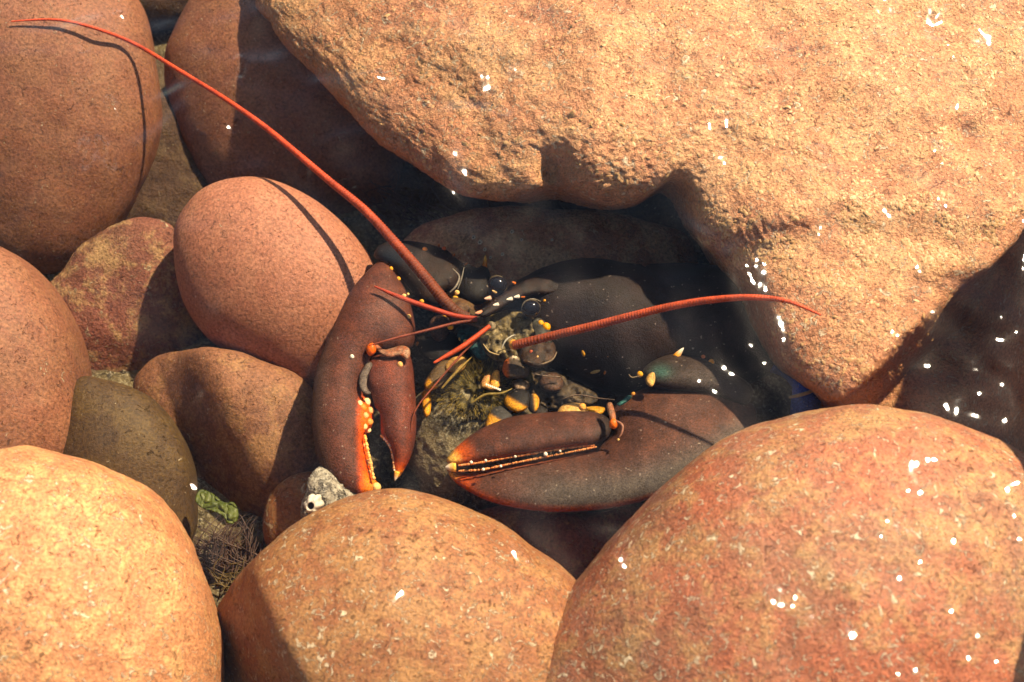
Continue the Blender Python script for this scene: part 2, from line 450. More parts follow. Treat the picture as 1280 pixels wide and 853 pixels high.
def wave_z(x, y):
    h = 0; q = 1
    for c, sx, sy, ax, ay, ca, sa in GLINT_WAVES:
        dx, dy = x - c.x, y - c.y
        if abs(dx) < .03 and abs(dy) < .03:
            g = math.exp(-.5 * (((dx * ca + dy * sa) / sx) ** 2 + ((dy * ca - dx * sa) / sy) ** 2) ** 2); h += (ax * dx + ay * dy) * g; q *= 1 - (.97 if sx > .005 else .85) * g
    return WZ + (ripple_z(x, y) - WZ) * q + h + noise.noise(Vector((x * 150, y * 115, 2))) * .00016 + noise.noise(Vector((x * 260, y * 260, 7))) * .00005
def ripple_z(x, y):
    p = Vector((x, y, .4)); q = p + Vector((noise.noise(p * 30), noise.noise(p * 30 + Vector((9, 0, 0))), 0)) * .006
    return WZ + noise.noise(q * 23) * .0036 + noise.noise(q * 64 + Vector((3, 1, 0))) * .0022
xs = np.concatenate((np.linspace(-.72, -.31, 24)[:-1], np.linspace(-.31, .31, 600), np.linspace(.31, .72, 24)[1:]))
ys = np.concatenate((np.linspace(-.62, -.27, 20)[:-1], np.linspace(-.27, .20, 460), np.linspace(.20, .76, 30)[1:]))
nx, ny = len(xs), len(ys)
V = [(x, y, wave_z(x, y)) for y in ys for x in xs]
F = [(j * nx + i, j * nx + i + 1, (j + 1) * nx + i + 1, (j + 1) * nx + i) for j in range(ny - 1) for i in range(nx - 1)]
n0 = len(V); rim = [i for i in range(nx)] + [j * nx + nx - 1 for j in range(1, ny)] + [(ny - 1) * nx + i for i in range(nx - 2, -1, -1)] + [j * nx for j in range(ny - 2, 0, -1)]
for r in rim: V.append((V[r][0], V[r][1], -.06))
m = len(rim)
for k in range(m): F.append((rim[k], n0 + k, n0 + (k + 1) % m, rim[(k + 1) % m]))
F.append(tuple(n0 + k for k in range(m))[::-1])
water = mesh_obj('water', V, F, M['water'], origin=(0, 0, 0)); tag(water, kind='structure')

# ------------------------------------------------------------------ stones
def nshape(px, py, w_):
    d = np.zeros(len(px))
    # the face below the ledge is cut back
    line = 285 + 12 * np.sin(px / 60) - 20 * sstep(1000, 1280, px)
    d += .007 * sstep(line - 20, line + 34, py) * sstep(840, 920, px)
    # hollow on the right under the overhang
    e = (py - 462) * .70 + (px - 1060) * .66
    d += np.minimum(np.maximum(e, 0) * PX * 2.3, .078) * sstep(0, 30, e) * (1 - sstep(1262, 1310, px))
    d += .012 * np.exp(-(((px - 1190) / 40) ** 2 + ((py - 372) / 28) ** 2))
    # crack running up to the top right
    cl = 165 - (px - 800) * .50 + 8 * np.sin(px / 21)
    d += .0012 * np.exp(-((py - cl) / 5) ** 2) * sstep(840, 900, px) * (1 - sstep(1080, 1130, px))
    # shoulder raised out of view on the right, added to shade the boulder below
    d -= .105 * sstep(1255, 1310, px) * sstep(120, 330, py)
    # small knobs above the cave mouth
    d += .018 * np.exp(-(((px - 690) / 18) ** 2 + ((py - 222) / 22) ** 2))
    d += .006 * np.exp(-(((px - 1180) / 18) ** 2 + ((py - 180) / 14) ** 2))
    d -= .006 * np.exp(-(((px - 1060) / 60) ** 2 + ((py - 120) / 40) ** 2))
    d = np.where(w_ > -.2, d, 0)
    return d
def ntilt(px, py): return -(py - 100) * PX * math.tan(TILT) * .85 + np.clip(740 - px, 0, 500) * PX * .30      # the boulder lies level, not square to the view
N_OUT = [(318, -10), (338, 28), (362, 62), (398, 98), (428, 134), (468, 172), (510, 202), (548, 226), (585, 244), (630, 251), (662, 246),
         (690, 238), (716, 242), (752, 252), (800, 250), (842, 226), (862, 262), (872, 288), (905, 320), (934, 352), (946, 384), (962, 424), (990, 468), (1024, 494), (1062, 520),
         (1130, 560), (1240, 590), (1320, 665), (1420, 700), (1540, 520), (1560, 180), (1540, -120), (1400, -330), (1100, -430), (760, -420), (480, -300), (350, -140)]
big = blob('boulder', N_OUT, .118, .040, M['boulder_big'], tb=.145, n=190, center=(950, 100), e=.75, amp=.0045, freq=22, octv=6, seed=1, fine=.0011, shape=nshape, ebk=.9, tilt=ntilt)
tag(big, 'huge rough orange boulder crusted with tan algae, overhanging the dark cave', 'boulder')

def facet(x0, y0, x1, y1, k, wd=30, cap=.05):
    L = math.hypot(x1 - x0, y1 - y0); nx_, ny_ = (y1 - y0) / L, -(x1 - x0) / L      # left of the line falls away, shaped to put that side in shade
    def f(px, py):
        d = -((px - x0) * nx_ + (py - y0) * ny_)
        return np.minimum(np.maximum(d, 0) * PX * k, cap) * sstep(0, wd, d)
    return f
def stone(name, label, *a, **k):
    o = blob(name, *a, **k); tag(o, label, 'boulder' if name == 'boulder' else 'stone'); return o
stone('boulder', 'pale orange rounded boulder lit brightly, beside the olive stone', [(-160, 700), (-120, 610), (0, 562), (60, 566), (110, 582), (180, 626), (226, 690), (255, 760), (266, 830), (262, 920), (200, 1010), (60, 1050), (-90, 1000), (-160, 860)],
      .085, .055, M['A'], amp=.0022, freq=20, seed=2, fine=.0003, n=72)
stone('boulder', 'smooth brown orange boulder just below the claw tips, its left side in shade', [(258, 800), (272, 756), (300, 716), (345, 674), (398, 640), (450, 618), (500, 613), (560, 628), (620, 654), (670, 688), (715, 724), (765, 800), (790, 900), (720, 1000), (560, 1050), (380, 1030), (270, 930)],
      .055, .062, M['B'], amp=.0014, freq=18, seed=3, fine=.0002, n=72, tilt=facet(338, 694, 420, 816, 1.25, 40, .060))
stone('boulder', 'large red and tan mottled boulder lying below the big overhang', [(640, 870), (660, 812), (700, 752), (748, 694), (800, 642), (850, 598), (905, 558), (960, 532), (1020, 514), (1080, 507), (1150, 516), (1210, 534), (1270, 562), (1360, 640), (1420, 800), (1390, 980), (1200, 1100), (940, 1100), (720, 1020)],
      .078, .072, M['C'], amp=.0022, freq=18, seed=4, fine=.0003, n=84)
stoneE = stone('boulder', 'brown boulder under the tip of the long feeler', [(-130, 160), (-110, 0), (-20, -90), (90, -80), (165, -10), (192, 80), (196, 150), (182, 215), (150, 275), (100, 325), (45, 345), (-30, 330), (-100, 270)],
      .052, .042, M['E'], amp=.0022, freq=17, seed=5, n=60)
stone('boulder', 'brown egg shaped boulder half shaded by the huge overhanging boulder', [(204, 90), (215, 40), (255, -20), (330, -60), (430, -30), (480, 60), (500, 140), (505, 205), (485, 250), (420, 275), (340, 268), (270, 240), (226, 180)],
      .032, .034, M['E'], amp=.0018, freq=17, seed=6, n=60)
stone('cobble', 'smooth pinkish oval cobble crossed by a thin feeler shadow', [(217, 300), (228, 262), (258, 234), (305, 222), (350, 228), (395, 250), (435, 285), (465, 325), (482, 375), (480, 425), (455, 470), (405, 492), (360, 478), (305, 450), (260, 420), (228, 370)],
      .042, .034, M['G'], amp=.0010, freq=16, seed=7, n=60)
stone('cobble', 'brown smooth cobble at the left, above the pale orange boulder', [(-120, 440), (-90, 340), (-30, 302), (20, 322), (58, 368), (86, 425), (99, 490), (100, 560), (70, 620), (0, 650), (-80, 610)],
      .060, .040, M['E'], amp=.0014, freq=17, seed=8, n=52)
stone('cobble', 'olive green cobble wedged behind the pale orange boulder', [(92, 480), (130, 474), (175, 490), (210, 525), (234, 572), (241, 625), (236, 680), (190, 710), (110, 690), (60, 600)],
      .034, .022, M['I'], amp=.0012, freq=19, seed=9, n=44)
stone('cobble', 'dull brown cobble lying between the oval cobble and the claw', [(168, 490), (185, 455), (225, 436), (280, 436), (330, 452), (375, 475), (405, 520), (415, 580), (400, 640), (340, 665), (280, 660), (230, 630), (190, 560)],
      .022, .022, M['H'], amp=.0022, freq=22, seed=10, fine=.0003, n=52, tilt=facet(296, 440, 366, 600, .8, 80, .030))
stone('stone', 'flat gritty pink stone sunk between the boulders on the left', [(40, 380), (75, 340), (110, 300), (160, 276), (215, 284), (240, 330), (250, 400), (235, 440), (180, 475), (120, 480), (70, 470), (40, 430)],
      .012, .014, M['J'], amp=.0022, freq=30, seed=11, fine=.0007, n=44)
stone('stone', 'dark brown stone deep in the gap behind the gritty pink stone', [(60, 350), (95, 270), (140, 170), (190, 110), (230, 150), (260, 230), (262, 300), (215, 330), (140, 345)],
      .006, .013, M['dark'], amp=.0026, freq=30, seed=12, fine=.0006, n=40)
stone('stone', 'dark stone at the top, between two brown boulders', [(120, 10), (140, -50), (210, -70), (262, -40), (255, 10), (215, 34), (165, 36)],
      .022, .016, M['dark'], amp=.002, freq=26, seed=13, n=32)
stone('pebble', 'small brown pebble beside the white barnacle crust', [(328, 650), (338, 615), (362, 594), (395, 590), (425, 610), (430, 650), (405, 690), (360, 700), (334, 682)],
      .022, .014, M['B'], amp=.0010, freq=24, seed=14, n=32)
cave_rock = stone('stone', 'grey brown flecked rock forming the cave floor behind the eyes', [(500, 330), (520, 290), (570, 268), (640, 258), (720, 262), (800, 275), (860, 300), (870, 350), (800, 390), (700, 400), (590, 390), (520, 370)],
      .034, .020, M['cave'], amp=.0035, freq=26, seed=15, fine=.0008, n=64)
stone('stone', 'purplish stone under the right claw, between two boulders', [(590, 650), (620, 632), (680, 632), (740, 640), (800, 630), (830, 660), (790, 720), (720, 740), (640, 715), (600, 690)],
      .024, .014, M['J'], amp=.0024, freq=32, seed=16, fine=.0007, n=40)
stone('stone', 'mottled olive grey stone below the mouth of the lobster', [(505, 560), (520, 500), (570, 470), (640, 480), (680, 520), (690, 580), (650, 625), (590, 640), (535, 630)],
      .034, .018, M['seabed'], amp=.0030, freq=40, seed=17, fine=.0009, n=44)
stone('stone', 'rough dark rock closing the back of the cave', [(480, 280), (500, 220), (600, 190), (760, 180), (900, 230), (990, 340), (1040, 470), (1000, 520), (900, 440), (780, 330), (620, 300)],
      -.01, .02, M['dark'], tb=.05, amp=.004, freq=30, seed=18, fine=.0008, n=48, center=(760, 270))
crust = stone('stone', 'white and grey barnacle crusted stone beside the left claw tip', [(376, 635), (384, 610), (396, 588), (412, 590), (428, 604), (446, 620), (440, 650), (410, 668), (384, 660)],
        .062, .012, M['crust'], amp=.0016, freq=70, seed=19, fine=.001, n=32)
def barnacle(px, py, z, r, label):
    c = at(px, py, z); ax = (-CF * .8 + Vector((-.2, -.2, .1))).normalized(); u = ax.orthogonal().normalized(); v = ax.cross(u)
    V = []; F = []; prof = [(1.0, -.5), (.95, 0), (.72, .45), (.46, .72), (.40, .68), (.34, .30), (.0, .25)]; ns = 36
    for (rr, h) in prof:
        for k in range(ns):
            a = 2 * math.pi * k / ns; q = 1 + (.10 * math.cos(6 * a) + .06 * random.uniform(-1, 1)) * (rr > .5)
            V.append(tuple(c + (u * math.cos(a) + v * math.sin(a) * .85) * r * rr * q + ax * h * r))
    for i in range(len(prof) - 1):
        for k in range(ns): F.append((i * ns + k, i * ns + (k + 1) % ns, (i + 1) * ns + (k + 1) % ns, (i + 1) * ns + k))
    cc = np.array([S(225, 220, 205, .8)] * (ns * 5) + [S(40, 30, 24)] * (ns * 2))
    return tag(mesh_obj('barnacle', V, F, M['bead'], origin=c, col=cc), label, 'barnacle')
barnacle(391, 631, .0755, 12 * PX, 'white barnacle with a dark opening on the crusted stone')
cvT = bvh(cave_rock)
for (x, y, r) in ((592, 297, 4), (600, 303, 4.5), (606, 312, 3.6), (613, 322, 3), (640, 290, 4), (652, 300, 3), (628, 318, 3.4), (690, 300, 2.6)):
    h = hit(cvT, x, y, .06)[0]
    b = barnacle(x, y, h.z, r * .8 * PX, 'tiny pale barnacle on the flecked rock behind the eyes'); b['group'] = 'small barnacles on the cave rock'

# loose grit on the seabed
def grit():
    V = []; F = []
    for _ in range(2600):
        x, y = random.uniform(-.27, .27), random.uniform(-.2, .22); r = random.uniform(.0008, .003) ; z = sea_z(x, y)
        k = len(V); a, b = random.uniform(.6, 1.2), random.uniform(.5, 1)
        for d in ((1, 0, 0), (-1, 0, 0), (0, 1, 0), (0, -1, 0), (0, 0, 1), (0, 0, -1)):
            q = random.uniform(.7, 1.2) * r; V.append((x + d[0] * q * a, y + d[1] * q * b, z + d[2] * q * .7))
        for f in ((0, 2, 4), (2, 1, 4), (1, 3, 4), (3, 0, 4), (2, 0, 5), (1, 2, 5), (3, 1, 5), (0, 3, 5)): F.append(tuple(k + i for i in f))
    o = mesh_obj('gravel', V, F, M['crust'], origin=(0, 0, 0), smooth=False)
    tag(o, 'fine pale and grey grit between the stones', 'gravel', kind='stuff')
grit()

# ------------------------------------------------------------------ weed
def leafy(name, pts, z, mat, label, cat):
    V = []; F = []
    o = inflate(name, pts, z, .0009, mat, None, lambda x, y, u: np.tile(np.ones(3), (len(x), 1)), grid=2.2, rough=.004, seed=3)
    return tag(o, label, cat)
leafy('seaweed', [(244, 622), (250, 612), (262, 615), (270, 620), (280, 628), (292, 628), (298, 640), (296, 652), (285, 655), (278, 645), (266, 640), (254, 636), (246, 630)], .044, M['green'], 'small bright green frond of weed on the brown cobble', 'seaweed')
def tuft(name, px, py, z, n, ln, mat, label, spread=30, ang=(60, 120), wid=.0007):
    V = []; F = []; c0 = at(px, py, z)
    for _ in range(n):
        b = at(px + random.gauss(0, spread), py + random.gauss(0, spread * .45), z)
        a = math.radians(random.uniform(*ang)); l = ln * random.uniform(.5, 1.3)
        d = Vector((math.cos(a), math.sin(a) * .6, random.uniform(.2, .7))).normalized(); s = d.cross(Vector((0, 0, 1))).normalized()
        path = [b + d * l * t + s * math.sin(t * 3 + a * 7) * l * .18 + Vector((0, 0, -.3 * l * t * t)) for t in np.linspace(0, 1, 6)]
        v, f = tube_data(path, [wid * (1.2 - t) for t in np.linspace(0, 1, 6)], 4); k = len(V)
        V += v; F += [tuple(k + i for i in q) for q in f]
    return tag(mesh_obj(name, V, F, mat, origin=c0), label, 'seaweed', kind=None)
tuft('seaweed', 285, 705, .010, 160, .024, M['redweed'], 'purplish brown tuft of red weed in the gap beside the olive cobble', 22, (50, 130), .00045)
tuft('seaweed', 296, 730, .030, 60, .010, M['tanweed'], 'tan tuft of weed tucked against the shaded boulder', 16, (20, 160), .0004)
tuft('seaweed', 842, 592, .078, 26, .006, M['fuzz'], 'sparse pale hairs of growth on the edge of the red boulder by the claw', 9, (100, 170), .00025)
tuft('seaweed', 520, 262, .02, 60, .018, M['redweed'], 'dark fringe of weed under the edge of the overhanging boulder', 26, (90, 170), .0005)

# algal turf on the big boulder: short flecks and crumbs set into its skin
def turf(o, n, rects, label):
    tr = bvh(o); V = []; F = []
    for _ in range(n):
        x0, x1, y0, y1 = random.choice(rects)
        px, py = random.uniform(x0, x1), random.uniform(y0, y1)
        if noise.fractal(Vector((px * .02, py * .03, 4)), 1, 2, 4) < .05: continue
        h = tr.ray_cast(CL, ray(px, py).normalized())
        if h[0] is None: continue
        r = random.choice((.4, .5, .5, .6, .8, 1.1)) * .0011; k = len(V)
        T = h[1].orthogonal().normalized(); T.rotate(Matrix.Rotation(random.uniform(0, 6.28), 3, h[1])); B = h[1].cross(T)
        a, b = random.uniform(.6, 1.6), random.uniform(.5, 1)
        for d in ((1, 0, .1), (.3, .9, .1), (-.8, .6, .1), (-.8, -.6, .1), (.3, -.9, .1), (0, 0, .55)):
            q = random.uniform(.55, 1.4) * r
            V.append(tuple(h[0] + T * d[0] * q * a + B * d[1] * q * b + h[1] * (d[2] * q - .0001)))
        for i in range(5): F.append((k + i, k + (i + 1) % 5, k + 5))
    t = mesh_obj('algal_turf', V, F, M['fuzz'], parent=o, origin=wloc(o)); tag(t, kind='stuff'); return t
turf(big, 16000, [(330, 1280, 0, 260), (700, 1280, 0, 300), (860, 1280, 250, 480), (900, 1280, 240, 330)], '')

# ------------------------------------------------------------------ the lobster
lob = empty('lobster', at(720, 430, .0))
tag(lob, 'dark brown lobster with orange edged claws peering out of the cave', 'lobster')
lob.location = at(740, 420, .01)
dk = S(70, 50, 44, .62); dkb = S(52, 48, 52, .5); brn = S(112, 64, 48, .75); orange = S(235, 120, 30, .85); cream = S(250, 205, 130, .9); yel = S(240, 170, 40, .85); white = S(250, 240, 220, .9)
def mixc(a, b, t):
    t = np.asarray(t)[..., None]; return a * (1 - t) + b * t

# carapace: a lofted shield from the brow back into the cave
def carapace():
    prof = [(612, 400, .050, 6, 6), (628, 398, .052, 22, 18), (650, 394, .053, 46, 36), (685, 394, .055, 66, 54), (730, 398, .055, 80, 66), (790, 412, .054, 86, 70), (850, 412, .053, 88, 72),
            (905, 408, .050, 82, 66), (955, 402, .046, 68, 56), (1000, 396, .042, 50, 42), (1030, 392, .040, 22, 20)]
    q = spline(prof, 5.0, closed=False); V = []; F = []; CC = []; ns = 48
    P = [at(p[0], p[1], p[2]) for p in q]
    for i, p in enumerate(q):
        T = (P[min(i + 1, len(q) - 1)] - P[max(i - 1, 0)]).normalized(); Uv = Vector((0, -.18, 1)); Uv = (Uv - T * Uv.dot(T)).normalized(); B = T.cross(Uv)
        for k in range(ns):
            a = 2 * math.pi * k / ns; ca, sa = math.cos(a), math.sin(a)
            r = 1 + .05 * max(0, ca) ** 8
            # cervical groove
            g = math.exp(-((p[0] - 842 + 40 * abs(sa)) / 7) ** 2) * .05
            pos = P[i] + (Uv * ca * p[4] * PX + B * sa * p[3] * PX) * (r - g)
            pos += (Uv * ca + B * sa) * noise.fractal(pos * 60, 1, 2, 3) * .0007
            V.append(tuple(pos))
            nz = noise.noise(pos * 45)
            CC.append(mixc(S(66, 50, 48, .5), S(36, 32, 36, .45), min(1, max(0, .5 + nz + .25 * abs(sa)))))
    n = len(q)
    for i in range(n - 1):
        for k in range(ns):
            a = i * ns + k; b = i * ns + (k + 1) % ns; F.append((a, b, b + ns, a + ns))
    F.append(tuple(range(ns))[::-1]); F.append(tuple((n - 1) * ns + k for k in range(ns)))
    return mesh_obj('carapace', V, F, M['shell'], parent=lob, origin=P[0], col=np.array(CC))
cara = carapace(); ctree = bvh(cara)
const = lambda c: (lambda x, y, u: np.tile(c, (len(x), 1)))
def mottled(c1, c2, sc=.12, sd=0):
    def f(x, y, u):
        n = np.array([noise.fractal(Vector((a * sc, b * sc, sd)), 1, 2, 4) for a, b in zip(x, y)]); return mixc(c1, c2, np.clip(.5 + n, 0, 1))
    return f
rost = inflate('rostrum', [(598, 392), (611, 379), (632, 364), (660, 349), (700, 338), (742, 334), (760, 344), (752, 366), (720, 374), (690, 370), (658, 371), (634, 382), (612, 395), (602, 397)],
               .0775, .0050, M['shell'], lob, mottled(S(70, 52, 48, .5), S(38, 32, 34, .45), .1, 2), grad=(-.00009, 0), rough=.0008)
rt = bvh(rost)
for (x, y, r, c) in ((600, 391, 4.2, mixc(orange, white, .25)), (611, 373, 4, mixc(orange, white, .5)), (621, 381, 3.4, white), (638, 374, 3.6, white), (647, 371, 3.4, white), (654, 371, 2.8, orange), (626, 361, 3.2, white), (619, 365, 3, cream), (643, 354, 2.4, orange)):
    h, nn = hit(rt, x, y, .086); cone('spine', h + CF * .0004, (-CR * .75 + CU * (.35 if y < 370 else -.1) - CF * .5).normalized(), r * PX * .72, r * 1.7 * PX, M['bead'], rost, c * .75, c)
for (x, y, z, r) in ((622, 356, .086, 12), (664, 385, .083, 11)):
    c = at(x, y, z)
    st = bead('eye_stalk', c + CF * .004, r * 1.05 * PX, M['soft'], lob, S(96, 84, 66, .7), 1.1, Vector((.3, .2, -1)).normalized())
    V, F = ell_data(c, r * PX, r * PX * .86, r * PX * .86, 20, 14)
    mesh_obj('eye', V, F, M['eye'], parent=lob, origin=c)
# face, feeler bases and mouthparts
olive = S(128, 112, 74, .8); olived = S(66, 58, 38, .7)
face = inflate('face', [(600, 402), (620, 392), (648, 386), (670, 398), (684, 412), (684, 438), (668, 452), (640, 456), (614, 448), (600, 428)], .066, .010, M['soft'], lob, mottled(S(150, 132, 92, .7), S(34, 32, 26, .5), .12, 5), rough=.0046, seed=4, rf=.085, grid=2.2)
inflate('feeler_base', [(648, 430), (662, 420), (682, 422), (694, 432), (692, 450), (676, 460), (656, 456), (646, 444)], .072, .005, M['shell'], lob, mottled(S(92, 70, 52, .7), S(40, 32, 28, .6), .12, 7), rough=.002)
inflate('feeler_base', [(552, 382), (566, 372), (584, 376), (600, 388), (606, 400), (596, 408), (574, 402), (558, 396)], .072, .005, M['shell'], lob, mottled(S(96, 66, 44, .75), S(120, 100, 70, .8), .14, 8), rough=.002)
fb = bead('feeler_joint', at(642, 431, .082), 6.5 * PX, M['bead'], lob, S(235, 165, 70, .85), .8, -CF)
bead('feeler_joint', at(614, 408, .080), 6.0 * PX, M['soft'], lob, S(140, 126, 100, .8), .8, -CF)
bead('feeler_joint', at(612, 406, .083), 3.4 * PX, M['soft'], lob, S(90, 74, 56, .8), .8, -CF)
inflate('mouth_mass', [(540, 470), (560, 452), (590, 444), (625, 444), (655, 452), (668, 472), (664, 498), (640, 516), (605, 528), (570, 520), (548, 500)], .050, .011, M['soft'], lob, mottled(S(110, 98, 52, .75), S(46, 40, 22, .6), .09, 9), rough=.005, seed=6)
inflate('face', [(660, 470), (690, 462), (720, 478), (745, 492), (742, 506), (700, 512), (668, 508), (654, 490)], .050, .008, M['soft'], lob, mottled(S(110, 92, 70, .55), S(40, 34, 28, .5), .11, 11), rough=.0045, seed=8, rf=.08, grid=2.4)
def seg(outl, z, th, c1, c2, fn=None, name='mouthpart', sd=1, **k):
    return inflate(name, outl, z, th, M['shell'], lob, fn or mottled(c1, c2, .16, sd), grid=2.4, **k)
# maxilliped pieces: slate and yellow
slate = S(78, 82, 84, .6); black = S(34, 32, 32, .6); ylw = S(232, 190, 110, .85); ylw2 = S(240, 180, 60, .85)
def split(c1, c2, x0, y0, dx, dy, wd=2.5):
    return lambda x, y, u: mixc(c1, c2, sstep(-wd, wd, (x - x0) * dx + (y - y0) * dy))
seg([(606, 534), (612, 516), (622, 508), (636, 510), (642, 520), (632, 532), (618, 538)], .064, .004, slate, slate, split(slate, ylw2, 624, 524, -.5, .85))
seg([(630, 500), (640, 488), (656, 486), (664, 496), (660, 510), (646, 516), (634, 510)], .066, .0045, black, ylw, split(black, ylw2, 646, 502, -.5, .85))
seg([(658, 496), (666, 490), (674, 498), (672, 512), (664, 516), (659, 508)], .065, .003, black, ylw, split(black, ylw2, 668, 502, 1, -.1))
seg([(664, 510), (674, 504), (684, 510), (684, 520), (670, 524)], .060, .003, black, S(60, 50, 44, .6))
seg([(628, 462), (634, 444), (644, 440), (660, 452), (660, 470), (646, 474), (634, 472)], .070, .004, S(90, 80, 68, .7), slate, lambda x, y, u: mixc(mixc(S(88, 80, 70, .7), orange, sstep(4, -3, x - 634)), white, sstep(5, -2, y - 446) * sstep(636, 642, x)))
seg([(640, 478), (652, 474), (662, 480), (658, 488), (646, 488)], .066, .003, S(200, 180, 150, .8), S(90, 78, 66, .7))
seg([(696, 516), (704, 506), (722, 504), (734, 510), (732, 520), (712, 524), (698, 524)], .064, .004, S(235, 200, 130, .85), ylw)
seg([(728, 512), (740, 508), (756, 510), (752, 518), (738, 522)], .062, .003, yel, S(220, 180, 70, .8))
seg([(612, 484), (616, 466), (624, 464), (624, 484)], .066, .0022, ylw2, ylw)
seg([(600, 482), (606, 470), (614, 470), (612, 480), (622, 484), (618, 488), (606, 486)], .066, .0022, S(215, 160, 110, .8), ylw)
for k in range(8): bead('tooth', at(608 + k * 2.4, 481 + k * .9, .0705), 1.3 * PX, M['bead'], lob, white, 1.6, Vector((0, -.7, .3)).normalized())
seg([(530, 480), (546, 456), (560, 450), (568, 456), (560, 476), (540, 488)], .066, .004, S(120, 104, 76, .75), ylw, split(S(110, 94, 66, .75), ylw2, 540, 478, -.75, .65))
seg([(528, 512), (527, 494), (534, 484), (539, 494), (538, 516), (532, 522)], .060, .003, yel, ylw2)
seg([(556, 462), (564, 448), (578, 446), (584, 454), (574, 466)], .069, .003, ylw, S(150, 120, 70, .8))
# teal flank pieces under the feelers
teal = S(44, 110, 120, .7); tealD = S(24, 44, 52, .6)
seg([(570, 412), (584, 406), (598, 412), (610, 430), (612, 446), (600, 450), (586, 438), (574, 426)], .064, .0035, teal, tealD, sd=3)
seg([(520, 424), (540, 418), (566, 416), (586, 436), (592, 452), (576, 460), (550, 456), (528, 446)], .054, .006, S(34, 36, 48, .5), black, sd=4, name='arm_segment')
seg([(538, 400), (552, 394), (562, 400), (560, 420), (548, 428), (538, 418)], .058, .004, S(104, 80, 72, .7), S(80, 62, 58, .7), sd=5, name='arm_segment')
seg([(664, 402), (676, 398), (688, 412), (690, 428), (680, 430), (668, 420)], .074, .0028, S(96, 104, 96, .6), S(50, 48, 44, .5), sd=12, name='face_plate')
seg([(586, 386), (598, 392), (606, 402), (600, 410), (588, 402)], .076, .0022, S(120, 104, 70, .6), S(60, 50, 36, .5), sd=13, name='face_plate')
seg([(622, 446), (640, 440), (646, 452), (640, 464), (624, 462)], .066, .003, S(104, 88, 60, .6), S(46, 40, 28, .5), sd=14, name='face_plate')
seg([(676, 470), (694, 466), (704, 476), (700, 488), (684, 490), (674, 482)], .060, .004, S(120, 92, 76, .6), S(60, 48, 40, .5), sd=15, name='face_plate')
for pts, cc in (([(627, 436, .0790, .7), (632, 426, .0805, 1.1), (640, 420, .0805, .8), (644, 419, .080, .4)], S(190, 186, 170, .7)),
                ([(656, 394, .0790, .5), (652, 388, .081, .9), (656, 378, .0825, 1.0), (666, 374, .083, .8), (676, 377, .082, .4)], S(150, 140, 124, .6)),
                ([(566, 336, .0800, .5), (574, 346, .0795, 1.2), (570, 358, .079, 1.4), (562, 366, .078, 1.0)], S(150, 140, 126, .6)),
                ([(580, 334, .0770, .4), (577, 348, .0775, 1.0), (572, 362, .0775, .8)], S(130, 124, 112, .6)),
                ([(604, 430, .0760, .5), (612, 440, .0760, 1.0), (624, 444, .0760, .7)], S(180, 156, 110, .7)),
                ([(660, 452, .0760, .5), (674, 456, .0765, 1.0), (690, 450, .0765, 1.1), (696, 440, .076, .6)], S(140, 120, 96, .6)),
                ([(700, 500, .0640, .5), (722, 494, .064, 1.0), (748, 498, .064, .8), (768, 500, .066, .5)], S(120, 100, 84, .6)),
                ([(664, 466, .0700, .5), (680, 470, .068, .8), (700, 471, .067, .6)], S(150, 130, 112, .6)),
                ([(590, 446, .0700, .5), (580, 456, .071, 1.6), (566, 470, .071, 1.8), (552, 486, .069, 1.2)], S(150, 124, 60, .7)),
                ([(640, 486, .0680, .6), (626, 492, .069, 1.6), (606, 494, .069, 1.8), (590, 504, .067, 1.2)], S(150, 128, 66, .7)),
                ([(800, 470, .0800, .4), (790, 472, .080, .8), (786, 468, .081, .4)], S(150, 130, 100, .6))):
    px_tube('shell_ridge', pts, M['soft'], lob, cc, 6, 1.5)
# bristles round the mouth
def bristles():
    V = []; F = []; CC = []
    for _ in range(1500):
        a = random.uniform(0, 6.28); rr = random.random() ** .35
        px, py = 596 + math.cos(a) * 58 * rr, 486 + math.sin(a) * 36 * rr
        z = .061 + .006 * (1 - rr); b = at(px, py, z)
        d = Vector((math.cos(a) * .7 + random.gauss(0, .25), -math.sin(a) * .7 - .25 + random.gauss(0, .25), random.uniform(.2, .8))).normalized(); l = random.uniform(5, 13) * PX
        s = d.cross(-CF).normalized() * .35 * PX; k = len(V)
        V += [tuple(b - s), tuple(b + s), tuple(b + d * l), tuple(b - CF * .0002)]; F += [(k, k + 1, k + 2), (k + 1, k + 3, k + 2), (k + 3, k, k + 2)]
        CC += [S(150, 128, 62, .7) if random.random() < .5 else S(70, 60, 30, .6)] * 4
    o = mesh_obj('bristle_fringe', V, F, M['soft'], parent=lob, origin=at(596, 486, .05), col=np.array(CC), smooth=False); o['kind'] = 'stuff'
bristles()

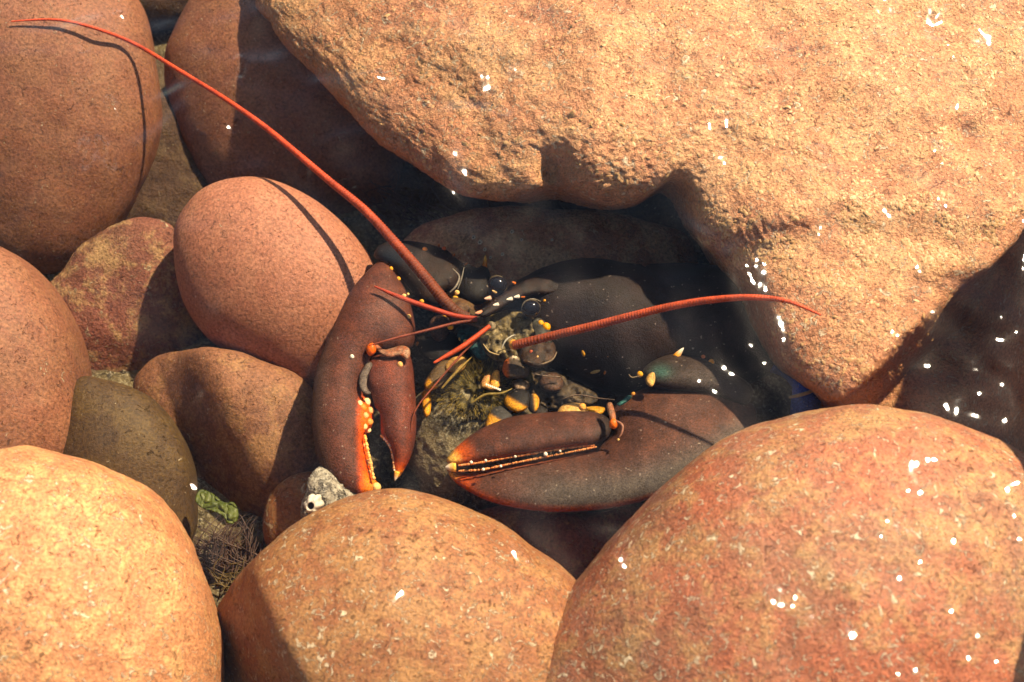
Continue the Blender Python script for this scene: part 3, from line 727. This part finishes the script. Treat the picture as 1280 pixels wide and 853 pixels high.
def on_lobster(px, py, z):
    best = None
    for o in lob.children_recursive:
        if o.type != 'MESH' or o.get('kind') == 'stuff' or o.name.split('.')[0] in ('antenna', 'antennule'): continue
        if id(o) not in _tr: _tr[id(o)] = bvh(o)
        h = _tr[id(o)].ray_cast(CL, ray(px, py).normalized())
        if h[0] is not None and (best is None or h[3] < best[1]): best = (h[0], h[3])
    return best[0] if best else at(px, py, z)
_tr = {}
for (x, y, r, c) in ((563, 409, 4.2, yel), (556, 395, 3.6, yel), (600, 452, 2.6, ylw2), (582, 427, 3, ylw), (575, 424, 2.2, ylw), (522, 430, 3.2, S(190, 120, 60, .8)), (681, 376, 2.2, yel), (683, 409, 6, S(245, 165, 20, .9)), (676, 404, 4, S(240, 170, 40, .9)),
                     (648, 400, 3, S(150, 132, 90, .7)), (636, 412, 3.4, S(120, 108, 76, .7)), (626, 420, 2.6, S(170, 150, 104, .7)), (655, 414, 3.2, S(100, 92, 66, .7)), (664, 440, 2.4, S(190, 90, 60, .8)), (672, 446, 2, cream), (644, 424, 2.4, S(150, 140, 100, .7)), (612, 432, 3, S(140, 120, 80, .7)), (630, 440, 2.6, S(180, 160, 110, .7))):
    bead('tubercle', on_lobster(x, y, .07) + CF * .0004, r * PX, M['bead'], lob, c, .8, -CF)
# long feelers and short feelers
red = S(176, 70, 44, .8); redd = S(120, 52, 36, .75)
eT = bvh(stoneE); ez = lambda x, y: hit(eT, x, y, .1)[0].z + .005
px_tube('antenna', [(598, 398, .074, 4.5), (578, 394, .076, 6), (560, 381, .080, 7.2), (530, 345, .085, 6.8), (495, 305, .090, 6.2), (455, 262, .094, 5.4), (410, 225, .097, 4.6), (370, 191, .098, 4.1), (330, 158, .096, 3.7), (280, 123, .092, 3.3), (220, 86, .088, 3.0), (170, 56, .086, 2.7), (120, 36, ez(120, 36), 2.3), (70, 25, ez(70, 25) - .002, 1.9), (14, 27, ez(14, 27) - .003, .9)],
        M['feeler'], lob, red, 10, .9, 1, lambda t, p: mixc(S(112, 62, 40, .75), S(200, 74, 44, .85), min(1, max(0, (t - .05) / .4))))
px_tube('antenna', [(642, 432, .084, 5.5), (690, 420, .093, 5.2), (740, 408, .102, 5), (790, 395, .112, 4.7), (840, 383, .122, 4.4), (890, 375, .133, 4), (940, 372, .144, 3.4), (985, 377, .150, 2.6), (1026, 394, .150, 1.2)],
        M['feeler'], lob, red, 10, .9, 1, lambda t, p: mixc(S(150, 70, 42, .8), S(206, 80, 46, .85), t))
px_tube('antennule', [(596, 398, .080, 2.6), (570, 395, .084, 3), (540, 386, .088, 3.2), (500, 372, .091, 3), (468, 358, .092, 1)], M['feeler'], lob, S(170, 60, 36, .8), 8, 2)
px_tube('antennule', [(596, 400, .080, 2.2), (570, 404, .082, 2), (530, 414, .085, 1.8), (490, 424, .087, 1.3), (462, 432, .087, .6)], M['feeler'], lob, S(130, 62, 44, .8), 6, 2)
px_tube('antennule', [(612, 408, .085, 2.8), (580, 432, .086, 3.2), (560, 444, .086, 2.8), (542, 454, .086, 1.4)], M['feeler'], lob, S(190, 72, 36, .85), 8, 2)
px_tube('antennule', [(606, 414, .084, 1.6), (580, 440, .083, 1.5), (545, 480, .081, 1.2), (520, 512, .078, .9), (513, 540, .074, .4)], M['feeler'], lob, S(130, 64, 40, .8), 6, 2)

# arms
def arm_col(c1, c2, cx, cy, r, tint):
    m = mottled(c1, c2, .07, 3)
    return lambda x, y, u: mixc(m(x, y, u), tint, .8 * np.exp(-(((x - cx) / r) ** 2 + ((y - cy) / (r * .7)) ** 2)))
lm = inflate('arm_segment', [(572, 334), (582, 329), (596, 335), (606, 330), (612, 340), (615, 356), (611, 373), (598, 381), (580, 378), (568, 362)], .062, .010, M['shell'], lob, mottled(S(44, 36, 36, .4), S(30, 28, 30, .35), .1, 3))
cone('spine', at(606, 332, .064), (CU * 1.0 + CR * .05).normalized(), 3.4 * PX, 13 * PX, M['bead'], lm, S(200, 110, 30, .85), ylw2)
lc = inflate('arm_segment', [(467, 320), (473, 308), (488, 302), (510, 301), (535, 305), (557, 312), (568, 321), (580, 332), (579, 345), (571, 362), (556, 367), (548, 381), (526, 379), (514, 363), (500, 347), (487, 335), (475, 327)],
             .066, .012, M['shell'], lob, arm_col(S(78, 56, 48, .36), S(52, 40, 38, .32), 492, 322, 22, S(44, 66, 92, .5)))
lct = bvh(lc)
for (x, y, r, c) in ((531, 312, 3.6, S(240, 140, 60, .9)), (555, 311, 2.8, S(225, 110, 60, .85)), (569, 374, 4.6, ylw2), (571, 366, 3.6, cream)):
    h, nn = hit(lct, x, y, .070); bead('tubercle', h, r * PX, M['bead'], lc, c)
rc = inflate('arm_segment', [(803, 466), (806, 459), (815, 452), (828, 446), (842, 443), (858, 445), (880, 449), (906, 461), (928, 473), (940, 484), (939, 500), (928, 508), (914, 504), (899, 498), (884, 491), (850, 490), (820, 485), (808, 478)],
             .072, .011, M['shell'], lob, arm_col(S(72, 62, 58, .7), S(58, 48, 44, .65), 824, 464, 12, S(70, 130, 126, .6)))
rct = bvh(rc)
for (x, y, dx_, dy_) in ((566, 322, .5, .9), (580, 332, .8, .5), (548, 310, .2, 1), (614, 350, 1, .3)):
    cone('spine', at(x, y, .068), (CU * dy_ + CR * dx_).normalized(), 2.2 * PX, 6 * PX, M['bead'], lc, S(90, 60, 44, .6), S(220, 120, 50, .85))
cone('spine', at(846, 445, .074), (CU * .7 + CR * .6).normalized(), 4.2 * PX, 13 * PX, M['bead'], rc, S(240, 160, 20, .9), white)
for (x, y, r, c) in ((879, 446, 2.6, S(220, 130, 80, .85)), (889, 453, 4, S(240, 160, 50, .9)), (800, 468, 4, yel)):
    h, nn = hit(rct, x, y, .078); bead('tubercle', h, r * PX, M['bead'], rc, c)
seg([(807, 474), (812, 467), (818, 466), (819, 476), (815, 484), (809, 481)], .0805, .002, S(225, 200, 130, .85), ylw, name='joint_membrane')

# left claw
LP = [(458, 340), (476, 326), (490, 333), (501, 350), (509, 368), (516, 392), (519, 415), (514, 435), (490, 440), (468, 444), (462, 462), (455, 482), (456, 494), (464, 499), (467, 515), (465, 533), (457, 545), (458, 560), (463, 580), (467, 597), (475, 607), (470, 615), (450, 619), (424, 609), (407, 590), (395, 564), (390, 523), (392, 484), (399, 450), (410, 424), (424, 392), (440, 362)]
def lpc(x, y, u):
    c = mottled(S(112, 66, 50, .78), S(96, 56, 46, .75), .05, 6)(x, y, u)
    c = mixc(c, S(96, 74, 64, .7), sstep(34, 4, x - (390 + np.abs(y - 520) * .14)) * sstep(380, 470, y))
    e = sstep(17, 4, np.abs(x - 463)) * sstep(488, 504, y)
    c = mixc(c, S(236, 96, 20, 1.15), e)
    c = mixc(c, S(245, 150, 50, .9), sstep(16, 4, np.hypot(x - 466, y - 608)))
    return c
lp = inflate('claw', LP, .070, .016, M['shell'], lob, lpc, grad=(0, -.00006), grid=3.0); lp['label'] = 'reddish brown half open claw with orange toothed edge'
lpt = bvh(lp)
LD = [(460, 452), (470, 443), (490, 441), (510, 443), (516, 458), (518, 480), (520, 505), (520, 541), (515, 567), (505, 588), (496, 599), (493, 590), (491, 570), (486, 554), (477, 543), (476, 531), (475, 517), (468, 508), (464, 494), (459, 484), (457, 468)]
def ldc(x, y, u):
    c = mottled(S(122, 62, 44, .8), S(104, 56, 44, .75), .06, 7)(x, y, u)
    c = mixc(c, S(226, 96, 28, .85), sstep(565, 590, y)); c = mixc(c, S(250, 180, 60, .9), sstep(582, 597, y))
    return mixc(c, S(210, 90, 30, .85), sstep(7, 1, np.abs(x - (470 + (y - 510) * .26))) * sstep(505, 515, y) * .8)
ld = inflate('movable_finger', LD, .069, .0125, M['shell'], lp, ldc, grad=(0, -.00006), grid=2.6); ldt = bvh(ld)
for (x, y, rx) in ((461, 503, 5.5), (456, 510, 5), (465, 514, 5.5), (459, 520, 5), (464, 528, 5.5), (458, 534, 4.5), (452, 505, 4.5), (463, 538, 4)):
    h = hit(lpt, x - 3, y, .072)[0]; bead('tooth', h + CF * .0012, rx * .95 * PX, M['bead'], lp, mixc(S(244, 140, 50, .95), S(255, 225, 170, .95), random.random()), .8, -CF)
for (x, y, rx) in ((462, 579, 5), (472, 609, 6.5), (461, 568, 3), (463, 590, 2.8), (457, 557, 2.5)):
    h = hit(lpt, x - 1.5, y, .070)[0]; bead('tooth', h, rx * PX, M['bead'], lp, cream, .9, -CF)
cone('tooth', at(496, 592, .0665), (-CU - CR * .25).normalized(), 3.2 * PX, 9 * PX, M['bead'], lp, S(250, 190, 80, .9), white)
def bead_row(parent, pts, z, n, r, c1, c2, grad=None):
    V = []; F = []; CC = []
    q = spline([(p[0], p[1], z if len(p) < 3 else p[2]) for p in pts], 1.0, closed=False)
    for k in range(n):
        p = q[int(k * (len(q) - 1) / (n - 1))]; rr = r * random.uniform(.7, 1.35) * PX
        v, f = ell_data(at(p[0], p[1], p[2]), rr, rr, rr, 6, 5); b = len(V); V += v; F += [tuple(b + i for i in t) for t in f]; CC += [mixc(c1, c2, random.random())] * len(v)
    o = mesh_obj('tooth_row', V, F, M['bead'], parent=parent, origin=V[0], col=np.array(CC)); o['kind'] = 'stuff'
bead_row(lp, [(477, 545, .070), (486, 555, .069), (491, 570, .068), (493, 588, .067)], .08, 16, 1.7, white, S(240, 170, 90, .9))
bead_row(lp, [(456, 545, .0725), (459, 560, .0715), (463, 578, .0705), (467, 598, .069)], .07, 22, 2.0, S(245, 170, 80, .9), cream)
bead('hinge_knob', at(464, 437, .0845), 6.5 * PX, M['bead'], lp, S(232, 100, 24, .88), 1.2, (CU + CR * .2).normalized())
seg([(466, 431), (472, 431), (480, 437), (490, 435), (502, 432), (511, 435), (513, 443), (509, 450), (500, 445), (486, 447), (474, 441)], .0825, .0014, S(200, 170, 145, .55), S(190, 110, 70, .6), name='hinge_bar', sd=8)
seg([(461, 452), (466, 456), (460, 470), (459, 484), (464, 492), (456, 493), (449, 484), (449, 470), (455, 458)], .0795, .0012, S(140, 134, 128, .6), S(110, 100, 94, .6), name='joint_membrane')
for (x, y, r, c) in ((489, 336, 3.0, S(245, 170, 50, .9)), (498, 349, 3.2, S(245, 175, 60, .9)), (505, 370, 3.0, cream), (510, 368, 2.0, cream), (511, 396, 3.2, cream), (527, 377, 3.2, S(220, 170, 60, .85)), (440, 446, 2.8, white), (500, 456, 4.2, S(240, 180, 110, .9))):
    h, nn = hit(lpt if y < 448 else ldt, x, y, .080); bead('tubercle', h, r * PX, M['bead'], lp, c)

# right claw
RP = [(557, 581), (566, 600), (592, 618), (622, 630), (664, 638), (708, 640), (759, 636), (798, 628), (832, 617), (872, 601), (915, 575), (942, 545), (944, 510), (918, 494), (889, 486), (855, 481), (819, 481), (791, 492), (774, 503), (765, 514), (769, 530), (763, 546), (748, 558), (720, 564), (679, 573), (643, 580), (604, 588), (582, 592), (572, 588), (563, 578)]
def rpc(x, y, u):
    c = mottled(S(104, 68, 54, .76), S(88, 60, 50, .72), .045, 9)(x, y, u)
    bot = np.interp(x, [557, 592, 622, 664, 708, 759, 798, 832, 872, 915], [585, 618, 630, 638, 640, 636, 628, 617, 601, 575])
    c = mixc(c, S(92, 88, 84, .68), sstep(70, 26, bot - y) * sstep(620, 700, x))
    c = mixc(c, S(168, 74, 34, .8), sstep(13, 3, bot - y))
    c = mixc(c, S(226, 100, 30, .85), sstep(48, 14, np.hypot(x - 562, y - 582)))
    c = mixc(c, S(252, 220, 120, .92), sstep(24, 8, np.hypot(x - 560, y - 582)))
    gap = np.interp(x, [572, 604, 643, 679, 720, 748], [588, 588, 580, 573, 564, 558])
    return mixc(c, S(196, 104, 58, .8), sstep(6, 1, np.abs(y - gap)) * (x < 745) * .8)
rp = inflate('claw', RP, .066, .019, M['shell'], lob, rpc, grad=(.00003, .00004), grid=3.4); rp['label'] = 'brown and slate grey heavy claw with a pale yellow tip'
rpt = bvh(rp)
RD = [(558, 576), (565, 565), (575, 555), (590, 543), (610, 532), (640, 521), (680, 516), (720, 514), (746, 516), (761, 524), (764, 537), (758, 549), (742, 556), (720, 558), (679, 564), (643, 570), (604, 577), (578, 581), (566, 581)]
def rdc(x, y, u):
    c = mottled(S(104, 64, 50, .76), S(86, 56, 46, .72), .05, 10)(x, y, u)
    c = mixc(c, S(60, 50, 48, .65), sstep(730, 760, x))
    c = mixc(c, S(226, 104, 30, .85), sstep(42, 14, np.hypot(x - 562, y - 575))); c = mixc(c, S(252, 215, 110, .92), sstep(22, 7, np.hypot(x - 561, y - 577)))
    gap = np.interp(x, [566, 604, 643, 679, 720, 742], [581, 577, 570, 564, 558, 556])
    return mixc(c, S(200, 100, 50, .8), sstep(7, 1, np.abs(y - gap)) * (x < 735) * .8)
rd = inflate('movable_finger', RD, .069, .0125, M['shell'], rp, rdc, grad=(.00003, .00004), grid=3.0); rdt = bvh(rd)
bead_row(rp, [(574, 582, .0725), (604, 578, .0728), (643, 571, .0735), (679, 565, .074), (720, 559, .0745), (742, 557, .075)], .07, 80, 1.35, S(200, 104, 50, .85), S(235, 170, 110, .88))
bead_row(rp, [(574, 589, .070), (604, 587, .0715), (643, 579, .0725), (679, 572, .0735), (720, 564, .0745), (745, 559, .075)], .07, 80, 1.35, S(190, 104, 56, .85), S(235, 170, 110, .88))
for (x, y, r) in ((589, 578, 2.4), (607, 576, 2.6), (644, 571, 2.2), (604, 587, 2.6), (626, 583, 2.2), (682, 568, 3.6), (700, 564, 2)):
    bead('tooth', at(x, y, .0755), r * .8 * PX, M['bead'], rp, white)
cone('tooth', at(567, 584, .069), (-CR - CU * .05).normalized(), 6 * PX, 10 * PX, M['bead'], rp, S(250, 190, 80, .9), white)
bead('hinge_knob', at(767, 530, .085), 5.6 * PX, M['bead'], rp, S(232, 110, 30, .88), 1.1, (CU).normalized())
seg([(758, 506), (764, 503), (768, 512), (770, 524), (766, 530), (761, 520)], .085, .0014, S(200, 165, 135, .6), S(190, 120, 80, .6), name='hinge_bar')
px_tube('hinge_fold', [(770, 526, .0865, 1.2), (778, 532, .087, 1.6), (777, 542, .086, 1.2), (773, 548, .085, .6)], M['bead'], rp, S(150, 104, 84, .75), 6, 2)
for (x, y, r, c) in ((819, 482, 3.8, mixc(orange, white, .6)), (839, 486, 2.4, S(235, 170, 80, .9)), (854, 481, 4, S(235, 140, 60, .9)), (878, 483, 3.8, S(240, 160, 80, .9)), (792, 493, 3, S(240, 160, 70, .9)), (728, 509, 4.6, S(245, 170, 80, .9)), (773, 550, 1.8, cream)):
    h, nn = hit(rpt, x, y, .072); bead('tubercle', h, r * PX, M['bead'], rp, c)
seg([(770, 506), (778, 500), (786, 494), (790, 497), (782, 504), (774, 508)], .078, .0015, S(60, 140, 140, .7), teal, name='joint_membrane')

# walking legs
def leg_cols(t, p): return mixc(S(40, 34, 34, .55), S(50, 100, 160, .7), 1 if t > .82 else 0)
l1 = px_tube('leg', [(850, 560, .045, 12), (790, 610, .036, 11), (745, 645, .030, 10.5), (705, 668, .024, 9.5), (686, 680, .020, 8), (668, 691, .016, 6)], M['shell'], lob, dk, 12, 3, 0, leg_cols)
bead('leg_joint', at(677, 676, .030), 4.6 * PX, M['bead'], l1, S(220, 140, 40, .85), 1.4, Vector((.6, -.6, .3)).normalized())
l2 = px_tube('leg', [(880, 590, .040, 10), (820, 640, .028, 9), (770, 685, .018, 8), (724, 708, .012, 5)], M['shell'], lob, dk, 10, 3, 0, lambda t, p: S(46, 36, 34, .55))
bead('leg_joint', at(716, 692, .022), 4 * PX, M['bead'], l2, S(210, 120, 40, .85))
l3 = px_tube('leg', [(960, 455, .045, 9), (985, 462, .052, 12), (1004, 476, .068, 16), (1009, 490, .070, 18), (1006, 508, .066, 17), (998, 540, .050, 12)], M['shell'], lob, dk, 14, 3, 0, lambda t, p: S(60, 92, 215, .85))
px_tube('leg_joint', [(986, 497, .0775, 1.6), (996, 495, .0785, 2.2), (1010, 491, .079, 2.2), (1022, 486, .077, 1.6)], M['bead'], l3, S(200, 176, 140, .8), 6, 2)
px_tube('leg', [(800, 470, .040, 9), (760, 488, .036, 9), (720, 500, .034, 8), (690, 520, .030, 7), (660, 560, .022, 5)], M['shell'], lob, dk, 10, 3, 0, lambda t, p: mixc(S(46, 36, 34, .55), S(110, 80, 60, .6), .4 * (math.sin(t * 30) > .6)))
# orange and cream flecks on the flank plates beside the walking legs
for (x, y, rx, c) in ((729, 442, 6, yel), (722, 443, 3.5, S(220, 170, 90, .8)), (760, 446, 3.5, S(210, 140, 60, .8)), (744, 465, 7.5, S(235, 200, 130, .85)), (756, 466, 5, S(220, 130, 40, .85)), (748, 452, 3, S(180, 150, 110, .7)), (739, 438, 3.4, S(200, 120, 50, .8))):
    h, nn = hit(ctree, x, y, .06); bead('flank_spot', h - nn * .0006, rx * .42 * PX, M['bead'], cara, c * .7, random.uniform(1.2, 2.6), (nn.cross(Vector((random.uniform(-1, 1), random.uniform(-1, 1), .2)))).normalized())
